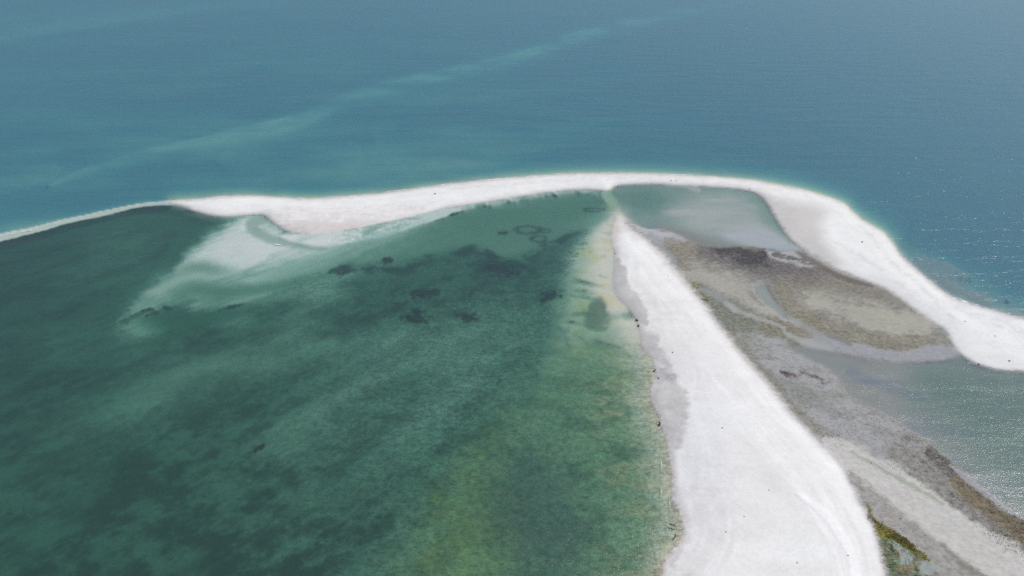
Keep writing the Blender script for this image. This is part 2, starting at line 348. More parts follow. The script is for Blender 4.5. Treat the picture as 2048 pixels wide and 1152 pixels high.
pe = np.clip(pe*1.2, 0, 1); level(pe*pond*.9, -.06); paint(pe*pond*.8, (.34, .345, .36))
level(blob(1280, 400, 50, 24, 5, .7, .2)*pond*.5, -1.5)
level(line([(1500, 385), (1518, 400), (1530, 425), (1548, 455)], 3, 14, .5)*pond*.4, -.6)
level(line([(1318, 366), (1365, 370), (1385, 378), (1400, 382)], 3, 6, .4)*pond*.8, -.1)

# ---- the tidal flat ----------------------------------------------------------------------
flat = area([(1246, 440), (1290, 455), (1330, 460), (1365, 474), (1400, 488), (1440, 496), (1480, 493), (1520, 497), (1555, 504), (1606, 503), (1650, 528), (1690, 548), (1730, 561), (1770, 577), (1800, 596), (1860, 640),
             (1896, 668), (1900, 690), (1925, 710), (1880, 735), (1800, 745), (1720, 735), (1690, 780), (1760, 822), (1840, 870), (1900, 920), (1950, 962), (2000, 1004), (2048, 1036), (2200, 1120), (2600, 1400),
             (2600, 1600), (1740, 1500), (1690, 1150), (1640, 980), (1520, 820), (1400, 690), (1330, 580), (1290, 510), (1262, 470)], 3, .8)
under = area([(1290, 480), (1500, 500), (1700, 560), (1930, 700), (2600, 770), (2600, 1500), (1780, 1500), (1640, 960)], 14, 0)
level(under, -.1); paint(under, MUD)
level(flat, .10); paint(flat, MUD); speck(flat, .36)
def F(m, col, a=1.0, sp=None):
    m = fray(fray(m, .9, MFN), .9); paint(m*a*flat, col)
    if sp is not None: speck(m*a*flat, sp)
tex = fbm(X0/7, Y0/5, 101, 5, .6)
F(sm(tex, .4, .7), (.27, .25, .2), .35)
F(area([(1262, 452), (1300, 455), (1345, 468), (1370, 482), (1345, 486), (1330, 500), (1310, 480)], 6), (.36, .36, .38), .95, 0)
F(area([(1326, 490), (1350, 480), (1380, 492), (1420, 503), (1420, 520), (1390, 540), (1360, 530)], 12, 2), (.22, .205, .16), .8, .5)
dark = area([(1400, 500), (1430, 494), (1450, 490), (1470, 485), (1500, 490), (1530, 505), (1560, 515), (1620, 530), (1660, 545), (1640, 560), (1560, 560), (1490, 552), (1420, 540)], 22, 2)
F(dark, (.13, .12, .115), .85, .6)
F(area([(1432, 497), (1462, 486), (1485, 489), (1520, 498), (1540, 515), (1530, 535), (1490, 528), (1455, 512)], 16, 2.5), (.055, .054, .056), .9, .7)
F(area([(1530, 496), (1570, 500), (1606, 504), (1650, 530), (1620, 534), (1580, 528), (1545, 515)], 5, 1.5), (.33, .33, .335), .95, .1)
F(line([(1524, 392), (1538, 413), (1552, 438), (1567, 462), (1585, 486), (1612, 508)], 1, 3, .5), (.5, .51, .52), .8)
F(line([(1540, 508), (1570, 512), (1600, 522), (1630, 528)], 2, 4, 2)*sm(fine, .4, .6), (.10, .10, .075), .9, .5)
F(blob(1505, 496, 20, 5, 0, .5, .6), (.2, .17, .09), .6)
F(area([(1356, 545), (1400, 530), (1450, 540), (1500, 560), (1510, 590), (1540, 625), (1480, 615), (1430, 590), (1390, 570)], 20, 2), (.33, .32, .27), .8, .2)
F(area([(1595, 600), (1640, 588), (1720, 590), (1800, 612), (1850, 640), (1855, 662), (1780, 668), (1700, 655), (1640, 632)], 40, 2.5), (.34, .33, .27), .85, .15)
F(area([(1620, 545), (1700, 562), (1760, 585), (1800, 610), (1720, 590), (1640, 575), (1570, 570)], 18, 1.5), (.17, .15, .125), .7, .4)
F(line([(1590, 497), (1620, 515), (1660, 538), (1700, 556), (1750, 572)], [3, 6, 6, 3], 10, .8), (.12, .105, .085), .85, .2)
F(line([(1590, 622), (1640, 645), (1700, 668), (1760, 682), (1820, 690), (1870, 684)], [5, 9, 12, 14, 12], 10, 1.5), (.185, .17, .125), .6, .6)
F(line([(1560, 560), (1575, 600), (1610, 630), (1650, 655)], 10, 12, 1.5), (.19, .175, .125), .5, .5)
# weed-green belt below the mud island
F(line([(1380, 570), (1410, 590), (1450, 625), (1500, 660), (1560, 685), (1620, 700)], [5, 12, 22, 26, 20, 16], 20, 1.5), (.165, .175, .135), .75, .6)
F(line([(1372, 562), (1390, 575), (1410, 592)], [4, 6], 6, 1.5), (.2, .19, .1), .7, .5)
F(line([(1520, 650), (1580, 655), (1610, 668)], [8, 14, 5], 12, 1.5), (.21, .18, .125), .5, .5)
F(area([(1640, 672), (1700, 685), (1760, 697), (1810, 704), (1850, 692), (1900, 690), (1920, 706), (1890, 722), (1820, 726), (1760, 722), (1700, 712), (1640, 700), (1600, 690)], 5, 1.3), (.27, .275, .28), .95, .15)
# grey plain between the middle spit and the estuary
plain_m = plain = area([(1470, 680), (1520, 672), (1570, 690), (1640, 725), (1680, 755), (1690, 790), (1760, 822), (1840, 870), (1900, 920), (1870, 980), (1790, 950), (1700, 905), (1640, 880), (1560, 790), (1500, 720)], 12, 1.6)
F(plain, (.298, .296, .288), .95, .22)
F(plain*sm(fbm(X0/6, Y0/3.5, 111, 4), .48, .62), (.21, .205, .18), .5, .5)
F(line([(1500, 740), (1550, 765), (1620, 800), (1680, 830)], 8, 12, 2), (.2, .21, .19), .6)
F(line([(1560, 742), (1610, 755), (1660, 768), (1680, 785)], 4, 8, 2)*sm(fine, .4, .6), (.1, .08, .07), .9, .8)
F(line([(1450, 660), (1490, 708), (1540, 765), (1590, 822), (1650, 880)], 6, 12, .8), (.20, .19, .15), .7, .4)
# shore of the estuary: black weedy mud and its pale drying edge
F(area([(1795, 880), (1850, 885), (1910, 925), (1960, 972), (2048, 1050), (2200, 1150), (2200, 1250), (2048, 1150), (1960, 1080), (1860, 1000), (1780, 930)], 26, 2.4), (.215, .207, .185), .85, .6)
F(line([(1850, 895), (1900, 930), (1950, 985), (2000, 1030), (2060, 1065), (2200, 1130)], [3, 9, 8, 10, 12], 20, 1.8), (.11, .103, .09), .7, .8)
F(line([(1900, 960), (1960, 1000), (2010, 1045), (2100, 1100)], 12, 16, 1.5), (.17, .13, .07), .6, .6)
F(line([(1900, 930), (1950, 970), (2000, 1008), (2060, 1040), (2200, 1120)], [2, 5, 6, 5], 5, .8), (.3, .3, .31), .9, .1)
F(line([(1640, 876), (1690, 906), (1740, 940), (1800, 975), (1870, 1030), (1950, 1090), (2048, 1152), (2200, 1250)], [6, 16, 22, 26, 30, 32, 36, 40], 18, 1.5), (.47, .455, .42), .9, .15)
F(line([(1700, 902), (1760, 936), (1830, 974), (1890, 1010)], 1.5, 7, .8), (.24, .28, .2), .7)
F(line([(1700, 945), (1740, 990), (1790, 1040), (1850, 1090), (1920, 1160), (2000, 1260)], [8, 12, 14, 20], 14, 1.5), (.31, .295, .27), .75, .35)
# green pool at the foot of the middle spit
pool = area([(1745, 1036), (1762, 1058), (1800, 1080), (1838, 1108), (1862, 1134), (1868, 1160), (1900, 1260), (1790, 1260), (1770, 1140), (1755, 1085)], 4, 1)
F(pool, (.12, .15, .09), .95, .95)
F(pool*sm(fbm(X0/1.6, Y0/1.6, 121, 3), .5, .62), (.2, .13, .07), .7)
F(blob(1797, 1090, 14, 10, 20, .3, .5)+blob(1812, 1115, 12, 14, 0, .4, .6, 5)+blob(1850, 1138, 18, 16, 20, .3, .5, 7), (.27, .30, .28), .85, .1)
F(line([(1735, 1008), (1738, 1024), (1746, 1040), (1762, 1056), (1790, 1072), (1815, 1090), (1838, 1106), (1856, 1126)], [1, 2, 5, 7, 5, 3, 2], 4, 1.5), (.15, .125, .025), .95, .5)
F(blob(1770, 1070, 14, 7, 20, .4, .5), (.24, .22, .05), .9)
# shallow creeks and finger-shaped pool on the mud
for p, wd, so, col in [([(1520, 570), (1524, 582), (1535, 600), (1552, 618), (1578, 638), (1602, 648)], [13, 15, 13, 8, 6, 4], 3, (.32, .325, .305)),
                       ([(1600, 648), (1620, 658), (1645, 674)], 4, 3, (.28, .3, .28)),
                       ([(1398, 578), (1425, 586), (1450, 603), (1470, 618)], [3, 6, 3], 4, (.27, .29, .28)),
                       ([(1450, 606), (1480, 624), (1520, 638), (1552, 648), (1572, 665), (1590, 678), (1620, 686), (1660, 700)], [2, 3, 2, 2, 3, 4], 3, (.36, .37, .34)),
                       ([(1504, 566), (1510, 590), (1530, 610), (1560, 632), (1600, 652)], 1.5, 2, (.36, .36, .33)),
                       ([(1658, 673), (1680, 680), (1700, 688)], 2.5, 2, (.17, .18, .18)),
                       ([(1302, 470), (1318, 488), (1338, 508), (1350, 525)], [3, 6, 3], 4, (.29, .30, .30))]:
    F(line(p, np.array(wd)*.7, so+2, 1.0, taper=False), tuple(q*.86 for q in col), .75, 0)
level(line([(1520, 570), (1524, 582), (1535, 600), (1552, 618), (1578, 638)], [11, 13, 11, 6, 3], 4, .8), -.12)

# ---- estuary on the right -----------------------------------------------------------------
est = area([(1600, 694), (1700, 712), (1760, 722), (1820, 726), (1890, 722), (1925, 706), (1975, 716), (2048, 718), (2200, 734), (2600, 760), (2600, 1350), (2200, 1118), (2048, 1034), (2000, 1002), (1950, 960), (1900, 920),
            (1840, 870), (1760, 822), (1700, 790), (1685, 762), (1640, 728), (1580, 700)], 7, 1)
dshore = area([(1860, 735), (1975, 740), (2048, 748), (2300, 770), (2600, 790), (2600, 1300), (2100, 1040), (1990, 960), (1920, 890), (1860, 830), (1830, 780)], 70, 1)
speck(est, 0); level(est, -.15-.72*dshore); 
paint(est, (.22, .215, .205))
paint(est*sm(fbm(X0/12, Y0/3.5, 131, 4), .5, .7)*.4, (.15, .16, .2))
paint(est*line([(1690, 740), (1760, 770), (1850, 800)], 3, 12)*.4, (.12, .15, .2))
# ---- weedy shallows on the sea side of the right-hand sand ----------------------------------
so_ = area([(1790, 478), (1860, 505), (1940, 545), (2020, 592), (2080, 630), (2200, 680), (2048, 660), (1985, 622), (1950, 610), (1915, 599), (1885, 582), (1860, 562), (1830, 536)], 9, 1)
so_ = np.clip(so_*.8+.5*swath([(1830, 520), (1900, 560), (1980, 600)], 8, 16), 0, 1); so_ = so_*(.7+.5*STK); so_ = np.clip(so_, 0, 1); level(so_*.9, -.45); paint(so_*.9, (.19, .18, .18))
level(line([(1880, 560), (1930, 580), (2000, 612)], 4, 10)*.4, -.3)

# ---- dry sand --------------------------------------------------------------------------------
wob = .35
spitA = area(north_shore+south_shore, 60, wob, smooth=True, sdf=True)
tailP = [(-420, 566), (-200, 518), (0, 474), (60, 461), (130, 442), (200, 427), (260, 413), (300, 407), (345, 405)]
tl = line(tailP, [10, 8, 7, 5, 4, 3.5, 3, 2.5, 4], 1.8, .4, soft2=16, taper=False)
level(tl*.96, -.12); paint(tl, (.53, .505, .47))
spitB = area(mid_west+mid_east, 60, wob, smooth=True, sdf=True)
BED = Hh.copy()
tipf = sm(V, 425, 520)                                # the middle sand rises slowly out of the water at its tip
isA = sm(spitA, -6, 4); isB = sm(spitB, -6, 3)
_, _ya = ground_at(1024, V-.5); _, _yb = ground_at(1024, V+.5); PXM = np.clip(_ya-_yb, .05, 3)     # metres of ground per step of v
def berm(s, top, k):
    return np.where(s > 0, .03+top*(1-np.exp(-np.maximum(s, 0)*PXM/k)), .03+s*np.minimum(.30*PXM, .14))
sA = np.clip(spitA, -60, 105); sB = np.clip(spitB, -60, 105)
for s, top, k in ((sA, 1.2, 7), (sB, 1.5, 9)):
    b = berm(s, top, k)
    if k == 9: b = b*(.25+.75*tipf)-.05*(1-tipf)*np.clip(1-s/14, 0, 1)
    Hh = np.where(s > -40, np.maximum(Hh, b), Hh)
dune = fbm(X0/22, Y0/22, 141, 4)
Hh = Hh+np.clip(isA+isB, 0, 1)*(dune-.5)*.35*np.clip(np.maximum(sA, sB)/14, 0, 1)
ea = fray(sm(spitA, -5, 5), .4); eb = fray(sm(spitB, -10, 7+12*(1-tipf)), .4)
paint(ea*.9, (.56, .545, .53)); paint(eb, (.50, .475, .455))
paint(fray(sm(spitA, 0, 8), .35), SAND); paint(fray(sm(spitB, 0, 16+26*(1-tipf)), .4), SAND); speck(np.clip(sm(spitA, -3, 6)+sm(spitB, -4, 10), 0, 1), .05)
# faint drift lines that follow the shores, and broad tonal drifts
lines_ = fbm(sB/5.5, V/90, 161, 4)*.6+fbm(X0/40, Y0/14, 162, 4)*.4
paint(sm(spitB, 2, 12)*sm(lines_, .44, .64)*.5, (.61, .575, .54)); paint(sm(spitB, 4, 40)*blob(1400, 900, 60, 190, 0, .8, .4, 77)*.5, (.60, .60, .61)); paint(sm(spitB, 2, 12)*sm(fbm(sB/9, V/120, 163, 3), .55, .7)*.35, (.74, .73, .72))
linA = fbm(sA/3.2, U/120, 164, 4); paint(sm(spitA, 1, 6)*sm(linA, .5, .68)*.22, (.56, .545, .535))
ridge = line([(1590, 985), (1640, 1020), (1678, 1065), (1700, 1105), (1712, 1152), (1725, 1260)], [1, 4, 6, 7], 9, .4); Hh = Hh+ridge*.12; paint(ridge*.5, (.78, .77, .76))
# damp sand
mb = sm(spitB, -3, 2)
paint_f(mb*line([(1234, 512), (1238, 545), (1246, 580), (1270, 610), (1295, 650)], [4, 13, 13, 12, 8], 6, 1.2)*.9, (.44, .427, .405))
paint_f(mb*area([(1281, 668), (1310, 665), (1325, 690), (1340, 730), (1358, 765), (1376, 795), (1376, 840), (1362, 880), (1345, 905), (1334, 880), (1322, 840), (1304, 790), (1316, 757), (1312, 735), (1300, 712), (1284, 695)], 8, 2)*.85, (.44, .427, .408))
paint_f(mb*line([(1310, 722), (1325, 735), (1345, 750)], 2.5, 3, 1)*.6, (.62, .61, .6))
paint_f(mb*line([(1320, 740), (1338, 752), (1350, 770)], [4, 7, 3], 4, 2)*.5, (.34, .32, .32))
paint_f(mb*line([(1345, 900), (1348, 960), (1354, 1000), (1370, 1040), (1372, 1080), (1352, 1105), (1338, 1152)], 4, 8, .8)*.5, (.5, .475, .47))
paint_f(mb*line([(1338, 1120), (1360, 1135), (1385, 1160)], 4, 12, 2)*.3, (.42, .4, .4))
paint_f(mb*line([(1276, 455), (1310, 486), (1340, 522), (1372, 558), (1410, 605), (1450, 656), (1500, 722), (1560, 790), (1640, 880)], [5, 9, 7, 5, 4, 3, 3], 10, .8)*.5, (.46, .43, .40))
paint_f(mb*sm(fbm(X0/25, Y0/9, 151, 3), .45, .7)*.22, (.56, .53, .50))
ma = sm(spitA, -3, 2)
paint(ma*area([(1522, 390), (1560, 398), (1620, 408), (1650, 425), (1640, 450), (1660, 500), (1680, 530), (1650, 528), (1610, 503), (1582, 480), (1560, 450), (1540, 415)], 20, 1)*.8, (.45, .425, .395))
paint_f(ma*line([(1528, 398), (1552, 440), (1584, 484), (1612, 505), (1680, 545), (1760, 575)], 3, 8, .6)*.5, (.30, .28, .25))
paint_f(ma*area([(555, 448), (600, 440), (660, 440), (720, 440), (760, 438), (740, 450), (700, 457), (660, 464), (620, 467), (580, 463)], 8, 1)*.85, (.52, .475, .44))
paint_f(ma*line([(520, 432), (570, 428), (640, 432), (760, 428), (850, 416)], [6, 9, 9, 6], 14, 1)*.5, (.58, .545, .52))
paint_f(ma*line([(1800, 512), (1840, 545), (1890, 588), (1940, 606), (2048, 645)], 2, 7, .8)*.4, (.45, .43, .42))
paint_f(ma*line([(1900, 600), (1980, 632), (2048, 660), (2200, 700)], 8, 14, 1)*.45, (.55, .555, .56))
for p in [[(900, 378), (1000, 370), (1100, 362), (1200, 357), (1320, 357), (1440, 364), (1560, 378), (1640, 400)], [(1700, 440), (1740, 470), (1780, 520), (1840, 570), (1900, 630), (2000, 690)],
          [(1660, 480), (1720, 510), (1780, 555), (1850, 615)]]:
    paint_f(ma*line(p, 1.5, 5, .8)*.3, (.55, .53, .52))
# little pale mounds standing out of the fan
COLv = np.clip(COL*(1+(fine[..., None]-.5)*.06), 0, 1)

# ---- set the survey points down on the ground ----------------------------------------------
far = sm(-V, -40, 100); Hh = np.where(Hh < -.5, Hh*(1-far)+(-8)*far, Hh)
xx, yy, zz = ray(U, V); t = (CAM_H-Hh)/(-zz)
P = np.stack([xx*t, yy*t, Hh], -1).astype(np.float32)
P = np.where(np.isfinite(P), P, 0)
nr, nc = U.shape
idx = np.arange(nr*nc).reshape(nr, nc)
quads = np.stack([idx[1:, :-1], idx[1:, 1:], idx[:-1, 1:], idx[:-1, :-1]], -1).reshape(-1, 4)
fl_m = (flat > .5)
cls = np.zeros(U.shape, int)                         # 0 sea bed, 1 long spit, 2 middle spit, 3 tidal flat
cls[(flat > .5) & (Hh > 0.0)] = 3
cls[spitA > -2] = 1; cls[(spitB > -2)] = 2
qc = cls.reshape(-1)[quads[:, 3]]

def new_mat(name):
    m = bpy.data.materials.new(name); m.use_nodes = True; m.node_tree.nodes.clear(); return m, m.node_tree
def N(nt, typ, **kw):
    n = nt.nodes.new(typ)
    for k, v in kw.items():
        if k in n.inputs: n.inputs[k].default_value = v
        else: setattr(n, k, v)
    return n
def ground_material():
    m, nt = new_mat('ground'); L = nt.links.new
    out = N(nt, 'ShaderNodeOutputMaterial'); bs = N(nt, 'ShaderNodeBsdfPrincipled')
    at = N(nt, 'ShaderNodeAttribute', attribute_name='sediment'); sp = N(nt, 'ShaderNodeAttribute', attribute_name='specks')
    tc = N(nt, 'ShaderNodeTexCoord')
    def noise(scale, det, rough, sx=1, sy=1):
        mp = N(nt, 'ShaderNodeMapping'); mp.inputs['Scale'].default_value = (sx, sy, 1); L(tc.outputs['Object'], mp.inputs[0])
        n = N(nt, 'ShaderNodeTexNoise', Scale=scale, Detail=det, Roughness=rough); L(mp.outputs[0], n.inputs['Vector']); return n.outputs[0]
    def math_(op, a, b):
        n = N(nt, 'ShaderNodeMath', operation=op)
        for i, q in enumerate((a, b)):
            if isinstance(q, (int, float)): n.inputs[i].default_value = q
            else: L(q, n.inputs[i])
        return n.outputs[0]
    def rng_(v, a, b, c, d):
        n = N(nt, 'ShaderNodeMapRange'); n.inputs[1].default_value = a; n.inputs[2].default_value = b; n.inputs[3].default_value = c; n.inputs[4].default_value = d
        L(v, n.inputs[0]); return n.outputs[0]
    grain = rng_(noise(1.6, 5, .7), .25, .75, .93, 1.07)
    blot = rng_(noise(.16, 4, .6), .3, .7, .96, 1.04)
    k = math_('MULTIPLY', grain, blot)
    # specks of weed, shell and stones, only where the attribute asks for them
    s1 = rng_(noise(1.15, 4, .75, .75, 1.5), .53, .64, 0, 1)
    s2 = rng_(noise(.75, 7, .8), .36, .64, .3, 1.7)
    k2 = math_('MULTIPLY', k, math_('ADD', 1.0, math_('MULTIPLY', sp.outputs['Fac'], math_('SUBTRACT', s2, 1.0))))
    dark = math_('SUBTRACT', 1.0, math_('MULTIPLY', math_('MULTIPLY', s1, sp.outputs['Fac']), .75))
    k3 = math_('MULTIPLY', k2, dark)
    vm = N(nt, 'ShaderNodeVectorMath', operation='SCALE'); L(at.outputs['Color'], vm.inputs[0]); L(k3, vm.inputs['Scale'])
    L(vm.outputs[0], bs.inputs['Base Color'])
    bs.inputs['Roughness'].default_value = .9; bs.inputs['Specular IOR Level'].default_value = .2
    bp = N(nt, 'ShaderNodeBump', Strength=.22, Distance=.12); L(noise(.9, 6, .65), bp.inputs['Height']); L(bp.outputs[0], bs.inputs['Normal'])
    L(bs.outputs[0], out.inputs[0]); return m
GM = ground_material()
Pf = P.reshape(-1, 3); Cf = COLv.reshape(-1, 3); Sf = SPK.reshape(-1)
def sheet(name, sel):
    q = quads[sel]; used, inv = np.unique(q, return_inverse=True); q = inv.reshape(-1, 4)
    me = bpy.data.meshes.new(name)
    me.vertices.add(len(used)); me.vertices.foreach_set('co', Pf[used].ravel())
    me.loops.add(q.size); me.loops.foreach_set('vertex_index', q.ravel().astype(np.int32))
    me.polygons.add(len(q)); me.polygons.foreach_set('loop_start', np.arange(0, q.size, 4, dtype=np.int32))
    me.polygons.foreach_set('use_smooth', np.ones(len(q), bool))
    me.update(calc_edges=True); me.validate()
    a = me.attributes.new('sediment', 'FLOAT_COLOR', 'POINT'); a.data.foreach_set('color', np.concatenate([Cf[used], np.ones((len(used), 1))], 1).astype(np.float32).ravel())
    b = me.attributes.new('specks', 'FLOAT', 'POINT'); b.data.foreach_set('value', Sf[used].astype(np.float32))
    me.materials.append(GM)
    o = bpy.data.objects.new(name, me); C.objects.link(o); return tag(o, kind='structure')
sheet('seabed', qc == 0); sheet('sand_spit', qc == 1); sheet('sandbar', qc == 2); sheet('tidal_flat', qc == 3)

def height_at(u, v):
    i = (u-us[0])/ST; j = (v-vv[0])/ST; i0 = int(i); j0 = int(j); fi, fj = i-i0, j-j0
    g = Hh[j0:j0+2, i0:i0+2]
    return float(g[0, 0]*(1-fi)*(1-fj)+g[0, 1]*fi*(1-fj)+g[1, 0]*(1-fi)*fj+g[1, 1]*fi*fj)
def spot(u, v, lift=0.0, water=False):
    z = height_at(u, v)
    if water: z = max(z, 0.0)
    x, y = ground_at(u, v, z+lift); return Vector((float(x), float(y), z+lift))

# ------------------------------------------------------------------ the water
def water_material(name, absorb, scatter, sdens, rough, swell, roll, chop):
    m, nt = new_mat(name); L = nt.links.new
    out = N(nt, 'ShaderNodeOutputMaterial'); tc = N(nt, 'ShaderNodeTexCoord')
    def noise(scale, det, rough, sx, sy, rot):
        mp = N(nt, 'ShaderNodeMapping'); mp.inputs['Scale'].default_value = (sx, sy, 1); mp.inputs['Rotation'].default_value = (0, 0, R(rot)); L(tc.outputs['Object'], mp.inputs[0])
        n = N(nt, 'ShaderNodeTexNoise', Scale=scale, Detail=det, Roughness=rough); L(mp.outputs[0], n.inputs['Vector']); return n.outputs[0]
    big = noise(.05, 3, .5, .5, 1.6, 4); med = noise(.30, 4, .62, .55, 1.3, 8); sml = noise(2.2, 4, .7, .8, 1.15, -6)
    b1 = N(nt, 'ShaderNodeBump', Strength=1, Distance=roll); L(big, b1.inputs['Height'])
    b2 = N(nt, 'ShaderNodeBump', Strength=1, Distance=swell); L(med, b2.inputs['Height']); L(b1.outputs[0], b2.inputs['Normal'])
    b3 = N(nt, 'ShaderNodeBump', Strength=1, Distance=chop); L(sml, b3.inputs['Height']); L(b2.outputs[0], b3.inputs['Normal'])
    fr = N(nt, 'ShaderNodeFresnel', IOR=1.33); L(b3.outputs[0], fr.inputs['Normal'])
    gl = N(nt, 'ShaderNodeBsdfGlossy', Roughness=rough); gl.inputs['Color'].default_value = (1, 1, 1, 1); L(b3.outputs[0], gl.inputs['Normal'])
    tr = N(nt, 'ShaderNodeBsdfTransparent')
    mx = N(nt, 'ShaderNodeMixShader'); # a wind-roughened sea mirrors far less at grazing angles than a still one: F / (1 + 1.7 F)
    k1 = N(nt, 'ShaderNodeMath', operation='MULTIPLY_ADD'); L(fr.outputs[0], k1.inputs[0]); k1.inputs[1].default_value = 1.7; k1.inputs[2].default_value = 1.0
    k2 = N(nt, 'ShaderNodeMath', operation='DIVIDE'); L(fr.outputs[0], k2.inputs[0]); L(k1.outputs[0], k2.inputs[1])
    L(k2.outputs[0], mx.inputs[0]); L(tr.outputs[0], mx.inputs[1]); L(gl.outputs[0], mx.inputs[2])
    L(mx.outputs[0], out.inputs['Surface'])
    ab = N(nt, 'ShaderNodeVolumeAbsorption', Density=1.0); ab.inputs['Color'].default_value = tuple(1-q for q in absorb)+(1,)
    ss = N(nt, 'ShaderNodeVolumeScatter', Density=sdens, Anisotropy=0); ss.inputs['Color'].default_value = scatter+(1,)
    ad = N(nt, 'ShaderNodeAddShader'); L(ab.outputs[0], ad.inputs[0]); L(ss.outputs[0], ad.inputs[1]); L(ad.outputs[0], out.inputs['Volume'])
    return m
# the open sea and the greener lagoon water meet under the crest of the long spit and over its drowned tail
crest = [(-420, 548), (-200, 510), (0, 467), (60, 455), (130, 436), (200, 421), (260, 408), (300, 404), (380, 407), (450, 410), (540, 410), (640, 414), (760, 402), (880, 388), (1000, 374), (1100, 362), (1200, 358), (1300, 357),
         (1400, 361), (1480, 367), (1560, 382), (1640, 408), (1700, 450), (1760, 505), (1820, 570), (1880, 625), (1960, 665), (2048, 690), (2200, 725), (2460, 770)]
cp = [tuple(float(q) for q in ground_at(u, v, 0)) for u, v in spline(crest, False, 3)]
S_ = 30000.0
def water_body(name, ring, mat):
    n = len(ring); vsx = [(x, y, 0) for x, y in ring]+[(x, y, -40) for x, y in ring]
    fs = [tuple(range(n)), tuple(range(2*n-1, n-1, -1))]+[(i, i+n, (i+1) % n+n, (i+1) % n) for i in range(n)]
    me = bpy.data.meshes.new(name); me.from_pydata(vsx, [], fs); me.validate()
    bm = bmesh.new(); bm.from_mesh(me); bmesh.ops.recalc_face_normals(bm, faces=bm.faces); bmesh.ops.triangulate(bm, faces=[f for f in bm.faces if len(f.verts) > 4]); bm.to_mesh(me); bm.free()
    me.materials.append(mat); o = bpy.data.objects.new(name, me); C.objects.link(o); return tag(o, kind='structure')
west = (-S_, cp[0][1]); east = (S_, cp[-1][1])
water_body('open_sea', [west]+cp+[east, (S_, 2*S_), (-S_, 2*S_)], water_material('sea_water', (.255, .104, .085), (.45, .76, .98), .112, .20, .42, 1.2, .055))
water_body('lagoon_water', [(-S_, -3000), (S_, -3000), (S_, east[1]-.02)]+[(x, y-.02) for x, y in reversed(cp)]+[(-S_, west[1]-.02)], water_material('lagoon_water', (.33, .160, .196), (.72, .87, .86), .060, .18, .10, .5, .078))

# ------------------------------------------------------------------ plain materials for small things
def plain(name, col, var=.3, rough=.85, scale=6.0):
    m, nt = new_mat(name); L = nt.links.new
    out = N(nt, 'ShaderNodeOutputMaterial'); bs = N(nt, 'ShaderNodeBsdfPrincipled', Roughness=rough)
    tc = N(nt, 'ShaderNodeTexCoord'); no = N(nt, 'ShaderNodeTexNoise', Scale=scale, Detail=4, Roughness=.7); L(tc.outputs['Object'], no.inputs['Vector'])
    mr = N(nt, 'ShaderNodeMapRange'); L(no.outputs[0], mr.inputs[0]); mr.inputs[1].default_value = .3; mr.inputs[2].default_value = .7; mr.inputs[3].default_value = 1-var; mr.inputs[4].default_value = 1+var
    vm = N(nt, 'ShaderNodeVectorMath', operation='SCALE'); vm.inputs[0].default_value = col; L(mr.outputs[0], vm.inputs['Scale']); L(vm.outputs[0], bs.inputs['Base Color'])
    L(bs.outputs[0], out.inputs[0]); return m
M_wood = plain('wet_driftwood', (.045, .038, .033)); M_grey = plain('grey_driftwood', (.16, .15, .14)); M_scrap = plain('dry_weed', (.19, .18, .17), .4); M_weed = plain('dark_weed', (.035, .032, .026), .4)
M_algae = plain('olive_algae', (.105, .095, .018), .55, .7, .9); M_algae2 = plain('green_algae', (.045, .085, .035), .5, .7, .9)
M_shell = plain('bleached_shell', (.72, .70, .68), .1); M_foam_glint = plain('foam_glint_white', (.82, .83, .84), .05, .6); M_bird = plain('dark_feathers', (.03, .03, .034), .2)

def mesh_obj(name, verts, faces, mat, parent=None, smooth=False):
    me = bpy.data.meshes.new(name); me.from_pydata([tuple(v) for v in verts], [], faces); me.materials.append(mat)
    if smooth: me.polygons.foreach_set('use_smooth', [True]*len(me.polygons))
    me.update(); o = bpy.data.objects.new(name, me); C.objects.link(o)
    if parent: o.parent = parent
    return o
def empty(name, loc, rz=0):
    o = bpy.data.objects.new(name, None); C.objects.link(o); o.location = loc; o.rotation_euler = (0, 0, rz); o.empty_display_size = .3; return o
def limb(pts, radii, n=7, seed=0):
    """a knobbly tapered tube with closed ends"""
    rr = random.Random(seed); vs_, fs = [], []
    pts = [Vector(p) for p in pts]
    for i, p in enumerate(pts):
        d = (pts[min(i+1, len(pts)-1)]-pts[max(i-1, 0)]).normalized()
        a = d.cross(Vector((.3, .1, 1))).normalized(); b = d.cross(a)
        for k in range(n):
            q = radii[i]*(1+rr.uniform(-.18, .18)); t = 2*math.pi*k/n
            vs_.append(p+a*math.cos(t)*q+b*math.sin(t)*q)
    for i in range(len(pts)-1):
        for k in range(n):
            fs.append((i*n+k, i*n+(k+1) % n, (i+1)*n+(k+1) % n, (i+1)*n+k))
    fs.append(tuple(range(n))[::-1]); fs.append(tuple((len(pts)-1)*n+k for k in range(n)))
    return vs_, fs
